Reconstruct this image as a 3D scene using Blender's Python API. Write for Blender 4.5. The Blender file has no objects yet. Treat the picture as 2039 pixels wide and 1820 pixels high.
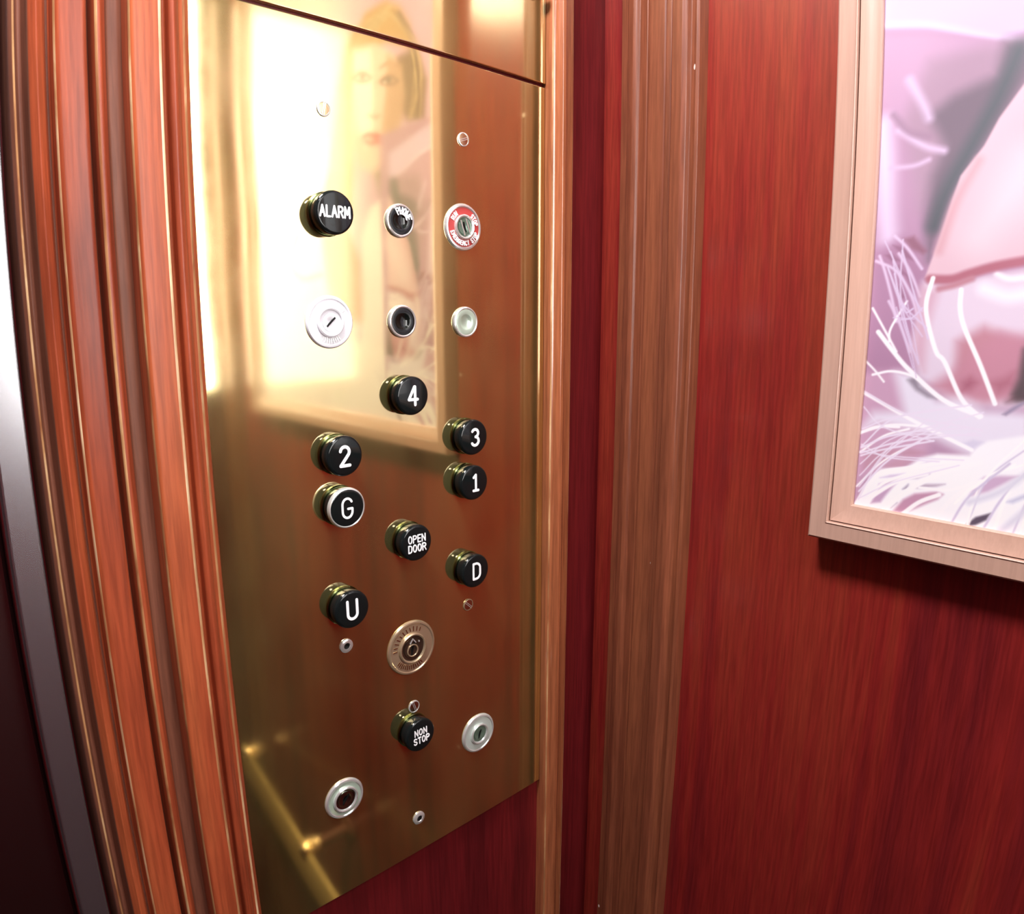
import bpy, bmesh, math
import numpy as np
from mathutils import Matrix, Vector

SC = bpy.context.scene
COL = SC.collection

# ------------------------------------------------------------------ camera (wide phone lens with barrel distortion)
EYE = 1.70
YAW, PITCH = math.radians(43.13), math.radians(11.04)
FOCAL_PX, BARREL = 1408.17, -0.0904
_t = np.linspace(0.01, 1.15, 200)
_r = _t * (1 + BARREL * _t * _t) * FOCAL_PX * 36 / 2039
_c = np.linalg.lstsq(np.stack([_r, _r**2, _r**3, _r**4], 1), np.arctan(_t), rcond=None)[0]
fw = Vector((math.sin(YAW)*math.cos(PITCH), math.cos(YAW)*math.cos(PITCH), -math.sin(PITCH)))
rt = Vector((math.cos(YAW), -math.sin(YAW), 0)); up = rt.cross(fw)
cd = bpy.data.cameras.new('camera'); cam = bpy.data.objects.new('camera', cd); COL.objects.link(cam)
cam.matrix_world = Matrix(((rt.x, up.x, -fw.x, -.545), (rt.y, up.y, -fw.y, -.45), (rt.z, up.z, -fw.z, EYE), (0, 0, 0, 1)))
cd.type = 'PANO'; cd.panorama_type = 'FISHEYE_LENS_POLYNOMIAL'
cd.sensor_width = 36; cd.sensor_height = 36*1820/2039; cd.sensor_fit = 'HORIZONTAL'
cd.fisheye_fov = math.pi; cd.fisheye_polynomial_k0 = 0
for i in range(4): setattr(cd, 'fisheye_polynomial_k%d' % (i+1), -float(_c[i]))
cd.clip_start = .01
SC.camera = cam

# ------------------------------------------------------------------ world, lamps, exposure
w = bpy.data.worlds.new('world'); SC.world = w; w.use_nodes = True
w.node_tree.nodes['Background'].inputs[0].default_value = (.9, .85, .8, 1)
w.node_tree.nodes['Background'].inputs[1].default_value = 0.02
SC.view_settings.view_transform = 'Standard'; SC.view_settings.look = 'None'
SC.view_settings.gamma = 1; SC.view_settings.use_curve_mapping = False
SC.view_settings.exposure = 0.0
CEIL = 2.38
DOWNLIGHTS = [(-.50, -.17, 15.5), (-.52, -.73, 5.0)]          # x, y, watts: lamps built further down
PANEL_GLOW = 9.5                                             # radiance of the lit frosted panel on the rear wall

# ------------------------------------------------------------------ helpers
def tag(o, label=None, cat=None, group=None, kind=None):
    if label: o['label'] = label
    if cat: o['category'] = cat
    if group: o['group'] = group
    if kind: o['kind'] = kind
    return o

def empty(name, loc, rot=(0, 0, 0)):
    o = bpy.data.objects.new(name, None); COL.objects.link(o); o.location = loc; o.rotation_euler = rot
    o.empty_display_size = .01
    return o

def mesh(name, verts, faces, mats, parent=None, mi=None, smooth=False, sharp=35):
    me = bpy.data.meshes.new(name); me.from_pydata([tuple(v) for v in verts], [], faces)
    for m in (mats if isinstance(mats, (list, tuple)) else [mats]): me.materials.append(m)
    if mi:
        for p, k in zip(me.polygons, mi): p.material_index = k
    bm = bmesh.new(); bm.from_mesh(me); bmesh.ops.recalc_face_normals(bm, faces=bm.faces); bm.to_mesh(me); bm.free()
    if smooth:
        me.polygons.foreach_set('use_smooth', [True]*len(me.polygons))
        me.set_sharp_from_angle(angle=math.radians(sharp))
    o = bpy.data.objects.new(name, me); COL.objects.link(o)
    if parent: o.parent = parent
    return o

def obj_from_mesh(name, me, parent=None):
    o = bpy.data.objects.new(name, me); COL.objects.link(o)
    if parent: o.parent = parent
    return o

def join(parts):
    V, Fc, K = [], [], []
    for p in parts:
        n = len(V); V += list(p[0]); Fc += [tuple(i+n for i in f) for f in p[1]]; K += [p[2] if len(p) > 2 else 0]*len(p[1])
    return V, Fc, K

def boxg(x0, x1, y0, y1, z0, z1, k=0):
    v = [(x, y, z) for x in (x0, x1) for y in (y0, y1) for z in (z0, z1)]
    return v, [(0, 1, 3, 2), (4, 6, 7, 5), (0, 4, 5, 1), (2, 3, 7, 6), (0, 2, 6, 4), (1, 5, 7, 3)], k

def bevbox(name, x0, x1, y0, y1, z0, z1, r, mat, parent=None, seg=3):
    v, f, _ = boxg(x0, x1, y0, y1, z0, z1)
    o = mesh(name, v, f, mat, parent)
    bm = bmesh.new(); bm.from_mesh(o.data)
    bmesh.ops.bevel(bm, geom=bm.edges[:], offset=r, segments=seg, affect='EDGES', profile=.5)
    bm.to_mesh(o.data); bm.free()
    return o

def lathe(prof, n=64, k=0, cx=0, cy=0):
    """prof: (radius, height) pairs; axis +z. Closed at a radius of 0."""
    V, Fc = [], []; rings = []
    for r, h in prof:
        if r < 1e-7: rings.append([len(V)]); V.append((cx, cy, h))
        else:
            rings.append(list(range(len(V), len(V)+n)))
            V += [(cx+r*math.cos(2*math.pi*i/n), cy+r*math.sin(2*math.pi*i/n), h) for i in range(n)]
    for a, b in zip(rings, rings[1:]):
        for i in range(n):
            j = (i+1) % n
            if len(a) == 1 and len(b) > 1: Fc.append((a[0], b[i], b[j]))
            elif len(b) == 1 and len(a) > 1: Fc.append((a[i], a[j], b[0]))
            elif len(a) > 1: Fc.append((a[i], a[j], b[j], b[i]))
    return V, Fc, k

def extrude_z(name, prof, z0, z1, mats, seg=None, parent=None, nz=2, rough=0.0, seed=0):
    """vertical moulding: prof is a list of (x, y); seg gives the material index of each strip."""
    V, Fc, K = [], [], []
    n = len(prof); zs = [z0+(z1-z0)*i/(nz-1) for i in range(nz)]
    for z in zs: V += [(x, y, z) for x, y in prof]
    for j in range(nz-1):
        for i in range(n-1):
            Fc.append((j*n+i, j*n+i+1, (j+1)*n+i+1, (j+1)*n+i)); K.append(seg[i] if seg else 0)
    # back and ends, so that the moulding is solid
    for j in range(nz-1): Fc.append((j*n+n-1, j*n, (j+1)*n, (j+1)*n+n-1)); K.append(0)
    Fc.append(tuple(range(n))); K.append(0); Fc.append(tuple((nz-1)*n+i for i in range(n))); K.append(0)
    return mesh(name, V, Fc, mats, parent, K, smooth=True, sharp=24)

def fillet(prof, rad=.8, flags=None):
    """round every corner of an open profile a little; returns the new profile and the material index of each strip."""
    out = [prof[0]]; seg = []
    for i in range(1, len(prof)-1):
        a, b, c = Vector(prof[i-1]), Vector(prof[i]), Vector(prof[i+1])
        u, v = (a-b), (c-b); r = min(rad, u.length*.4, v.length*.4)
        p0, p1 = b+u.normalized()*r, b+v.normalized()*r
        k = flags.get(i, 0) if flags else 0
        pts = [(p0*(1-t)*(1-t)+b*2*t*(1-t)+p1*t*t) for t in (0, .25, .5, .75, 1)]
        out += [tuple(p) for p in pts]; seg += [0]+[k]*4
    out.append(prof[-1]); seg.append(0)
    return out, seg

# ------------------------------------------------------------------ materials
def nt(name):
    m = bpy.data.materials.new(name); m.use_nodes = True
    N = m.node_tree.nodes; return m, N, m.node_tree.links, N['Principled BSDF']

def ramp(N, stops, interp='LINEAR'):
    r = N.new('ShaderNodeValToRGB'); r.color_ramp.interpolation = interp
    while len(r.color_ramp.elements) > 1: r.color_ramp.elements.remove(r.color_ramp.elements[-1])
    r.color_ramp.elements[0].position = stops[0][0]; r.color_ramp.elements[0].color = (*stops[0][1], 1)
    for p, c in stops[1:]:
        e = r.color_ramp.elements.new(p); e.color = (*c, 1)
    return r

def coords(N, L, scale, loc=(0, 0, 0)):
    t = N.new('ShaderNodeTexCoord'); mp = N.new('ShaderNodeMapping'); mp.inputs['Scale'].default_value = scale
    mp.inputs['Location'].default_value = loc
    L.new(t.outputs['Object'], mp.inputs[0]); return mp

def noise(N, L, vec, scale, detail=3, rough=.5, dist=0):
    n = N.new('ShaderNodeTexNoise'); n.inputs['Scale'].default_value = scale; n.inputs['Detail'].default_value = detail
    n.inputs['Roughness'].default_value = rough; n.inputs['Distortion'].default_value = dist
    L.new(vec.outputs[0], n.inputs['Vector']); return n

def mixc(N, L, a, b, fac, mode='MIX'):
    m = N.new('ShaderNodeMix'); m.data_type = 'RGBA'; m.blend_type = mode
    for s, v in ((m.inputs[6], a), (m.inputs[7], b), (m.inputs[0], fac)):
        if hasattr(v, 'is_linked') or hasattr(v, 'links'): L.new(v, s)
        elif isinstance(v, tuple): s.default_value = (*v, 1)
        else: s.default_value = v
    return m.outputs[2]

def wood(name, dark, mid, light, rough=.32, spec=.5, specks=True, seed=0.0, big=(5, 5, 1.3), coat=.0, contrast=1.0, fine=1.0):
    fine_amt = fine
    m, N, L, B = nt(name)
    c1 = coords(N, L, (1, 1, .045), (seed, seed*2, 0)); fine = noise(N, L, c1, 420, 4, .6)
    c2 = coords(N, L, big, (seed*3, seed, 0)); cloud = noise(N, L, c2, 1.6, 4, .55, .6)
    c3 = coords(N, L, (1, 1, .02), (seed, 0, 1)); band = noise(N, L, c3, 38, 3, .5)
    r1 = ramp(N, [(.25, dark), (.5, mid), (.78, light)])
    a = N.new('ShaderNodeMath'); a.operation = 'MULTIPLY_ADD'; a.inputs[1].default_value = .55*contrast; a.inputs[2].default_value = .5-.275*contrast
    L.new(cloud.outputs[0], a.inputs[0])
    b = N.new('ShaderNodeMath'); b.operation = 'MULTIPLY_ADD'; b.inputs[1].default_value = .5*contrast
    L.new(band.outputs[0], b.inputs[0]); 
    s = N.new('ShaderNodeMath'); s.operation = 'SUBTRACT'; s.inputs[1].default_value = .25*contrast
    L.new(a.outputs[0], s.inputs[0]); L.new(s.outputs[0], b.inputs[2])
    L.new(b.outputs[0], r1.inputs[0])
    g = ramp(N, [(.36, (1-.20*fine_amt, 1-.22*fine_amt, 1-.22*fine_amt)), (.62, (1+.15*fine_amt,)*3)]); L.new(fine.outputs[0], g.inputs[0])
    col = mixc(N, L, r1.outputs[0], g.outputs[0], 1.0, 'MULTIPLY')
    if specks:
        v = N.new('ShaderNodeTexVoronoi'); v.inputs['Scale'].default_value = 26
        cs = coords(N, L, (1, 1, .55), (seed, seed, seed)); L.new(cs.outputs[0], v.inputs['Vector'])
        lt = N.new('ShaderNodeMath'); lt.operation = 'LESS_THAN'; lt.inputs[1].default_value = .034; L.new(v.outputs['Distance'], lt.inputs[0])
        sp = N.new('ShaderNodeSeparateColor'); L.new(v.outputs['Color'], sp.inputs[0])
        gt = N.new('ShaderNodeMath'); gt.operation = 'GREATER_THAN'; gt.inputs[1].default_value = .80; L.new(sp.outputs[0], gt.inputs[0])
        mu = N.new('ShaderNodeMath'); mu.operation = 'MULTIPLY'; L.new(lt.outputs[0], mu.inputs[0]); L.new(gt.outputs[0], mu.inputs[1])
        col = mixc(N, L, col, (.75, .62, .55), mu.outputs[0])
    L.new(col, B.inputs['Base Color'])
    B.inputs['Roughness'].default_value = rough; B.inputs['Specular IOR Level'].default_value = spec
    B.inputs['Coat Weight'].default_value = coat; B.inputs['Coat Roughness'].default_value = .16
    bp = N.new('ShaderNodeBump'); bp.inputs['Strength'].default_value = .12; bp.inputs['Distance'].default_value = .0006
    L.new(fine.outputs[0], bp.inputs['Height']); L.new(bp.outputs[0], B.inputs['Normal'])
    return m

def metal(name, col, rough, warp=0.0, wscale=9, metallic=1.0, smudge=0.0):
    m, N, L, B = nt(name)
    B.inputs['Base Color'].default_value = (*col, 1); B.inputs['Metallic'].default_value = metallic; B.inputs['Roughness'].default_value = rough
    if smudge:
        c = coords(N, L, (1, 1, .7)); n = noise(N, L, c, 14, 4, .6)
        r = N.new('ShaderNodeMapRange'); r.inputs[1].default_value = .4; r.inputs[2].default_value = .7
        r.inputs[3].default_value = rough; r.inputs[4].default_value = rough+smudge; L.new(n.outputs[0], r.inputs[0]); L.new(r.outputs[0], B.inputs['Roughness'])
    if warp:
        c = coords(N, L, (1, 1, 1)); n = noise(N, L, c, wscale, 1, .4)
        bp = N.new('ShaderNodeBump'); bp.inputs['Strength'].default_value = 1; bp.inputs['Distance'].default_value = warp
        L.new(n.outputs[0], bp.inputs['Height']); L.new(bp.outputs[0], B.inputs['Normal'])
    return m

def plain(name, col, rough=.5, spec=.5, coat=0):
    m, N, L, B = nt(name)
    B.inputs['Base Color'].default_value = (*col, 1); B.inputs['Roughness'].default_value = rough
    B.inputs['Specular IOR Level'].default_value = spec; B.inputs['Coat Weight'].default_value = coat
    return m

def glow(name, col, strength):
    m, N, L, B = nt(name); B.inputs['Base Color'].default_value = (*col, 1)
    B.inputs['Emission Color'].default_value = (*col, 1); B.inputs['Emission Strength'].default_value = strength
    return m

M = {}
M['wall'] = wood('mahogany_red', (.075, .006, .010), (.20, .014, .012), (.265, .040, .018), rough=.30, spec=.45, seed=2.3, contrast=1.5, big=(3.2, 3.2, .9), coat=.7)
M['front'] = wood('mahogany_dark', (.06, .005, .007), (.12, .008, .010), (.18, .016, .014), rough=.38, spec=.3, seed=5.1)
M['mould'] = wood('mahogany_brown', (.095, .022, .012), (.18, .052, .025), (.27, .085, .036), rough=.34, spec=.5, seed=7.7)
M['pilaster'] = wood('mahogany_orange', (.13, .020, .010), (.32, .062, .023), (.43, .115, .040), rough=.36, spec=.35, seed=9.2, contrast=1.5)
M['bead'] = wood('glossy_bead_wood', (.2, .05, .02), (.34, .11, .045), (.46, .18, .07), rough=.22, spec=.6, seed=6.6, coat=1)
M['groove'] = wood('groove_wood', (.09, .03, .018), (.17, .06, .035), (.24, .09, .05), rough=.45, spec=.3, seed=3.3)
M['arris'] = wood('highlight_wear_arris', (.25, .08, .03), (.46, .25, .11), (.88, .72, .44), rough=.28, spec=.6, specks=False, seed=1.1, big=(30, 30, 9), contrast=1.9)  # pale highlight lines painted along the arrises; one pilaster edge is also worn
M['brass'] = metal('polished_brass', (.88, .73, .40), .05, warp=.0003, wscale=7, smudge=.04)
def hazed(m, col, rough, lo, hi):
    # old lacquer: a duller, rougher lobe mixed over the mirror polish in cloudy patches
    N = m.node_tree.nodes; L = m.node_tree.links; B = N['Principled BSDF']; out = N['Material Output']
    H = N.new('ShaderNodeBsdfPrincipled'); H.inputs['Base Color'].default_value = (*col, 1); H.inputs['Metallic'].default_value = .6; H.inputs['Roughness'].default_value = rough
    c = coords(N, L, (1, 1, .6), (3, 1, 2)); n = noise(N, L, c, 9, 4, .6)
    r = N.new('ShaderNodeMapRange'); r.inputs[1].default_value = .3; r.inputs[2].default_value = .7; r.inputs[3].default_value = lo; r.inputs[4].default_value = hi
    L.new(n.outputs[0], r.inputs[0]); mx = N.new('ShaderNodeMixShader'); L.new(r.outputs[0], mx.inputs[0]); L.new(B.outputs[0], mx.inputs[1]); L.new(H.outputs[0], mx.inputs[2]); L.new(mx.outputs[0], out.inputs[0])
hazed(M['brass'], (.48, .43, .15), .42, .07, .20)
M['brassd'] = metal('brass_rail', (.80, .60, .22), .35, metallic=.35)
M['collar'] = metal('olive_collar', (.16, .19, .07), .2)
M['gilt'] = metal('gilt_bead', (.95, .70, .33), .22)
M['steel'] = metal('stainless_steel', (.62, .64, .68), .26, metallic=.97, warp=.0008, wscale=5)
M['bronze'] = metal('dark_bronze_steel', (.30, .22, .22), .25)
M['chrome'] = metal('chrome', (.88, .92, .88), .15, metallic=.72)
M['chromer'] = metal('satin_chrome', (.78, .82, .78), .24, metallic=.65)
M['nickel'] = metal('aged_nickel', (.60, .47, .30), .2, metallic=.72)
M['black'] = plain('black_plastic', (.006, .009, .009), .10, .22, .3)
M['dark'] = plain('dark_recess', (.004, .004, .004), .5, .2)
M['screwface'] = metal('screw_face_brass', (.62, .48, .28), .25)
M['white'] = plain('white_engraving', (.92, .93, .93), .45, .3)
M['red'] = plain('red_enamel', (.42, .05, .045), .35)
M['silverw'] = plain('silver_white_enamel', (.78, .80, .84), .28)
M['frame'] = wood('pale_rose_wood_frame', (.42, .255, .19), (.455, .28, .215), (.48, .305, .24), rough=.3, spec=.5, specks=False, seed=4.4, contrast=.5, fine=.25)
M['floor'] = plain('dark_floor', (.03, .015, .012), .5)
M['ceil'] = plain('ceiling_paint', (.30, .22, .16), .6)

# ------------------------------------------------------------------ the car's walls
XL, YR = -1.42, -1.00
def struct(o): tag(o, kind='structure'); return o
v, f, _ = boxg(0, .05, YR-.05, .05, 0, CEIL); struct(mesh('wall_right', v, f, M['wall']))
v, f, _ = boxg(-.507, 0, .004, .05, 0, CEIL); struct(mesh('wall_front', v, f, M['front']))
v, f, _ = boxg(XL-.05, 0, YR-.05, YR, 0, CEIL); struct(mesh('wall_rear', v, f, M['front']))
v, f, _ = boxg(XL-.05, XL, YR, .06, 0, CEIL); struct(mesh('wall_left', v, f, M['front']))
v, f, _ = boxg(XL-.05, .05, YR-.05, .10, -.05, 0); struct(mesh('floor', v, f, M['floor']))
v, f, _ = boxg(XL-.05, .05, YR-.05, .10, CEIL, CEIL+.05); struct(mesh('ceiling', v, f, M['ceil']))
# return strip and sliding door left of the pilaster
o = bevbox('trim_5', -.5065, -.4908, -.012, .004, 0, CEIL, .0012, M['steel']); struct(o)
o = struct(bevbox('door_1', XL, -.5075, .012, .045, 0, CEIL, .002, M['bronze']))

mm = .001
def prof_mm(p): return [(a*mm, b*mm) for a, b in p]
# trim_1: the fluted pilaster left of the brass panel
P1 = [(-387, 4), (-387, 0), (-388.5, -5), (-392.5, -9), (-396, -10), (-398, -15), (-401, -18), (-404, -17), (-404.8, -12.5), (-407, -12), (-410, -25), (-412, -27.5),
      (-427, -28.5), (-428.8, -26.5), (-429.5, -14), (-431, -12), (-437, -12), (-439.5, -21), (-443, -27), (-445.8, -27), (-447, -23), (-447.6, -16), (-449.4, -16),
      (-450.2, -27), (-452, -28.5), (-464.5, -28.5), (-466.5, -26.5), (-467.2, -19), (-469, -18), (-471, -25), (-475, -30), (-479, -26), (-480.5, -17.5), (-482.5, -17), (-484.5, -21.5), (-487, -19), (-488.2, 4)]
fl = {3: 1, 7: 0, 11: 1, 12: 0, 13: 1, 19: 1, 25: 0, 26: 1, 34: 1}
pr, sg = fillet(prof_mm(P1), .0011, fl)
# flat-bottomed grooves and the leftmost strips get the darker groove wood
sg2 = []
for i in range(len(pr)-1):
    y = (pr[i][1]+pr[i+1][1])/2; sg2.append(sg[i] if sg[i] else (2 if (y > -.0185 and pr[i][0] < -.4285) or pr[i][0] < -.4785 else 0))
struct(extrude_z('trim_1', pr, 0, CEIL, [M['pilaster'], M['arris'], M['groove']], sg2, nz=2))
# trim_2: bead right of the brass panel
P2 = [(-84, 4), (-84, -5), (-83, -8), (-80.5, -9), (-80, -11), (-77.5, -15), (-73.5, -15), (-68.5, -10), (-66, -9), (-60, -9), (-57.5, -8.5), (-56, -6.5), (-56, 4)]
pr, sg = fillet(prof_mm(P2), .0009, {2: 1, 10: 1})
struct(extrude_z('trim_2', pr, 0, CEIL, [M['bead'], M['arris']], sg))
# trim_3 / trim_4: stepped mouldings at both ends of the picture wall
P3 = [(-23.5, 0), (-24.3, -10), (-25.5, -11.5), (-33, -12), (-34, -13.2), (-40, -14.5), (-43.5, -13.5), (-45, -10.5), (-54, -12.5), (-55, -12), (-57, -13), (-73, -13), (-74, -12), (-75, -13), (-80, -12.5), (-81.3, -10.5),
      (-82.5, -16), (-84, -17.5), (-94, -17.5), (-97, -15), (-98.5, -10.5), (-102, -11), (-104, -12.3), (-106.5, -11), (-108, 0)]
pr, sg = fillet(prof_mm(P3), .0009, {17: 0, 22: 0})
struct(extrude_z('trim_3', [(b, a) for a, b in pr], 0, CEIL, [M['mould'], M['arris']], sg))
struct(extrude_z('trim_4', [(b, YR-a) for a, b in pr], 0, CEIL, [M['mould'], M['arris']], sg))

# ------------------------------------------------------------------ lettering: rounded engraved strokes
def arc(cx, cy, rx, ry, a0, a1, n=12):
    return [(cx+rx*math.cos(math.radians(a0+(a1-a0)*i/n)), cy+ry*math.sin(math.radians(a0+(a1-a0)*i/n))) for i in range(n+1)]
GL = {
 'A': (.6, [[(0, 0), (.3, 1), (.6, 0)], [(.11, .36), (.49, .36)]]),
 'L': (.46, [[(0, 1), (0, 0), (.46, 0)]]),
 'R': (.56, [[(0, 0), (0, 1)]+arc(.28, .75, .27, .25, 90, -90)+[(0, .5)], [(.28, .5), (.56, 0)]]),
 'M': (.66, [[(0, 0), (.04, 1), (.33, .3), (.62, 1), (.66, 0)]]),
 'O': (.56, [arc(.28, .5, .28, .5, 90, 450, 24)]),
 'P': (.54, [[(0, 0), (0, 1)]+arc(.27, .75, .27, .25, 90, -90)+[(0, .5)]]),
 'E': (.48, [[(.48, 1), (0, 1), (0, 0), (.48, 0)], [(0, .52), (.4, .52)]]),
 'F': (.48, [[(.48, 1), (0, 1), (0, 0)], [(0, .52), (.4, .52)]]),
 'N': (.56, [[(0, 0), (0, 1), (.56, 0), (.56, 1)]]),
 'H': (.56, [[(0, 0), (0, 1)], [(.56, 0), (.56, 1)], [(0, .5), (.56, .5)]]),
 'D': (.54, [[(0, 0), (0, 1)]+arc(.22, .68, .32, .32, 90, 0, 8)+arc(.22, .32, .32, .32, 0, -90, 8)+[(0, 0)]]),
 'S': (.52, [arc(.26, .75, .26, .25, 20, 270, 14)[:-1]+arc(.26, .25, .26, .25, 90, -160, 14)]),
 'T': (.54, [[(0, 1), (.54, 1)], [(.27, 1), (.27, 0)]]),
 'U': (.56, [[(0, 1), (0, .28)]+arc(.28, .28, .28, .28, 180, 360, 12)+[(.56, 1)]]),
 'G': (.56, [arc(.28, .68, .28, .32, 25, 180, 10)+arc(.28, .32, .28, .32, 180, 360, 14)+[(.56, .46), (.32, .46)]]),
 'I': (.0, [[(0, 0), (0, 1)]]),
 'C': (.54, [arc(.28, .68, .28, .32, 25, 180, 10)+arc(.28, .32, .28, .32, 180, 335, 12)]),
 'Y': (.56, [[(0, 1), (.28, .5), (.56, 1)], [(.28, .5), (.28, 0)]]),
 '1': (.40, [[(.04, .84), (.22, 1), (.22, 0)], [(.02, 0), (.42, 0)]]),
 '2': (.54, [arc(.27, .73, .26, .27, 170, -30, 14)+[(0, 0), (.54, 0)]]),
 '3': (.54, [arc(.26, .76, .25, .24, 150, -80, 12)+arc(.26, .27, .28, .27, 80, -150, 14)]),
 '4': (.56, [[(.42, 0), (.42, 1), (.38, 1), (0, .3), (.58, .3)]]),
}
def stroke_geo(lines, w, h, warp=None, z=0.0):
    """capsule prisms along every stroke, w wide and h high on height z"""
    V, Fc = [], []; cnt = 0
    for ln in lines:
        for (a, b) in zip(ln, ln[1:]):
            a, b = Vector(a), Vector(b); d = b-a
            if d.length < 1e-7: continue
            cnt += 1; ht = h+cnt*4e-6; ang = math.atan2(d.y, d.x); n0 = len(V); pts = []
            for k in range(7):
                t = ang+math.pi/2+math.pi*k/6; pts.append((a.x+w/2*math.cos(t), a.y+w/2*math.sin(t)))
            for k in range(7):
                t = ang-math.pi/2+math.pi*k/6; pts.append((b.x+w/2*math.cos(t), b.y+w/2*math.sin(t)))
            n = len(pts)
            V += [(x, y, z) for x, y in pts]+[(x, y, z+ht) for x, y in pts]
            Fc += [tuple(n0+n+i for i in range(n))]+[(n0+i, n0+(i+1) % n, n0+n+(i+1) % n, n0+n+i) for i in range(n)]
    return V, Fc
def text_lines(txt, size, x=0, y=0, gap=.24, wide=1.0):
    tot = sum(GL[c][0]*wide+gap for c in txt if c != ' ')+sum(.5 for c in txt if c == ' ')-gap
    cur = -tot/2; out = []
    for c in txt:
        if c == ' ': cur += .5; continue
        wd, ls = GL[c]
        for l in ls: out.append([(x+size*(cur+px*wide), y+size*(py-.5)) for px, py in l])
        cur += wd*wide+gap
    return out
def ring_text(txt, rad, size, mid_deg, gap=.3, inside=False, wide=1.0):
    """letters standing round a ring; mid_deg is where the word's middle lies; inside=True: tops towards the centre"""
    out = []
    for l in text_lines(txt, size, 0, 0, gap, wide):
        q = []
        for px, py in l:
            if not inside: a = math.radians(mid_deg)-px/rad; r = rad+py
            else: a = math.radians(mid_deg)+px/rad; r = rad-py
            q.append((r*math.cos(a), r*math.sin(a)))
        out.append(q)
    return out

ON_PANEL = (math.pi/2, 0, 0)          # local z points out of the panel, local y up

# ------------------------------------------------------------------ the brass panel
FT = 0.0        # brass face
Z = lambda q: EYE+q*mm
panel = empty('elevator_control_panel', (-.242, .004, Z(-467)))
tag(panel, 'tall polished brass elevator control panel full of round black buttons, below the dark seam', 'control panel')
plate = bevbox('brass_plate', -.400+.242, -.0845+.242, -.004, -.0001, 0, .6655, .0007, M['brass'], panel)
cover = empty('brass_cover_plate', (-.242, .004, Z(201.5)))
tag(cover, 'polished brass cover plate above the dark seam over the button panel', 'cover plate')
up_ = bevbox('plate', -.400+.242, -.0845+.242, -.0042, -.0001, 0, .47, .0007, M['brass'], cover)
cover.rotation_euler = (0, 0, math.radians(-.25))

def screw(parent, px, pz, r, slot, mat=None, base=(0, 0, 0), face=None, slotm=None):
    """slotted screw head, a part of its panel"""
    V, Fc, K = lathe([(r*.80, .0007), (r*.84, .0011), (r*.95, .0009), (r, .00005)], 40)
    o = mesh('screw', V, Fc, mat or M['chrome'], parent, smooth=True)
    o.rotation_euler = ON_PANEL; o.location = (px*mm-base[0], -.004-.00002, Z(pz)-base[2])
    V, Fc, K = lathe([(r*.80, .0007), (r*.5, .00085), (0, .0009)], 40)
    mesh('screw_face', V, Fc, face or M['screwface'], o, smooth=True)
    c, s = math.cos(slot), math.sin(slot); hw, hl = .0009, r*.82; parts = []
    for y0, y1, z1 in ((-hw, -hw*.45, .00125), (hw*.45, hw, .00125)):
        vv = [(x*c-y*s, x*s+y*c) for x, y in ((-hl, y0), (hl, y0), (hl, y1), (-hl, y1))]
        parts.append(([(x, y, .0006) for x, y in vv]+[(x, y, z1) for x, y in vv], [(4, 5, 6, 7), (0, 1, 5, 4), (1, 2, 6, 5), (2, 3, 7, 6), (3, 0, 4, 7)]))
    V2, F2, K2 = join(parts)
    q = mesh('screw_slot', V2, F2, slotm or M['chrome'], o)
    return o
pb = (-.242, 0, Z(-467))
for px, pz, r, sl, mt in ((-297.5, 141.5, .0052, 1.35, M['chromer']), (-176, 140, .0056, .35, M['chrome']), (-176.3, -245, .0055, 2.4, M['nickel']), (-237.2, -320, .0056, 1.9, M['chrome'])):
    screw(panel, px, pz, r, sl, mt, pb)
# bright catch pin at the upper right edge of the cover plate
V, Fc, K = lathe([(0, .009), (.0025, .0088), (.0038, .007), (.004, .004), (.003, 0)], 24)
o = mesh('catch_pin', V, Fc, M['chrome'], cover, smooth=True); o.rotation_euler = ON_PANEL; o.location = (.148, -.0042, .073)

def fixture(name, label, cat, px, pz, group=None):
    t = empty(name, (px*mm, 0, Z(pz)), ON_PANEL)
    tag(t, label, cat, group); return t

# push buttons
R0 = .0147
COLLAR = mesh('collar_src', *join([lathe([(R0+.0004, .00002), (R0+.0004, .0012), (R0-.0004, .0020), (R0-.0016, .0022)], 72)])[:2], M['collar'], None, smooth=True)
CAP = mesh('cap_src', *join([lathe([(R0-.0016, .0020), (R0-.0010, .0030), (R0-.0005, .0050), (R0, .0095), (R0-.0001, .0110), (R0-.0005, .0119), (R0-.0012, .0124), (R0-.0022, .0126), (0, .0126)], 72)])[:2], M['black'], None, smooth=True)
RIMMED = mesh('rim_src', *join([lathe([(R0-.0003, .0095), (R0+.0003, .0100), (R0+.0003, .0116), (R0-.0004, .0128), (R0-.0010, .0130), (R0-.0014, .0124)], 72)])[:2], M['chromer'], None, smooth=True)
src = {'collar': COLLAR.data, 'cap': CAP.data, 'rim': RIMMED.data}
for o in (COLLAR, CAP, RIMMED): bpy.data.objects.remove(o)
def push_button(px, pz, lines, sw, label, rim=False, dx=0, scale=1.0):
    px -= {1: 2.0, 2: 2.3, 3: 2.6}[1 if px < -260 else 2 if px < -200 else 3]; pz *= .992     # cap faces stand 12.6 mm proud
    t = fixture('push_button', label, 'button', px, pz, 'black push buttons of the elevator panel')
    obj_from_mesh('collar', src['collar'], t)
    cap = obj_from_mesh('button_cap', src['cap'], t)
    if rim:
        r = obj_from_mesh('rim', src['rim'], t); r['label'] = 'worn silver rim round the cap'
    V, Fc = stroke_geo([[(x*mm+dx*mm, y*mm) for x, y in l] for l in lines], sw*mm, .00022, z=.01255)
    lt = mesh('lettering', V, Fc, M['white'], cap)
    if scale != 1.0: t.scale = (scale, scale, 1)
    return t
T = text_lines
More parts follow.
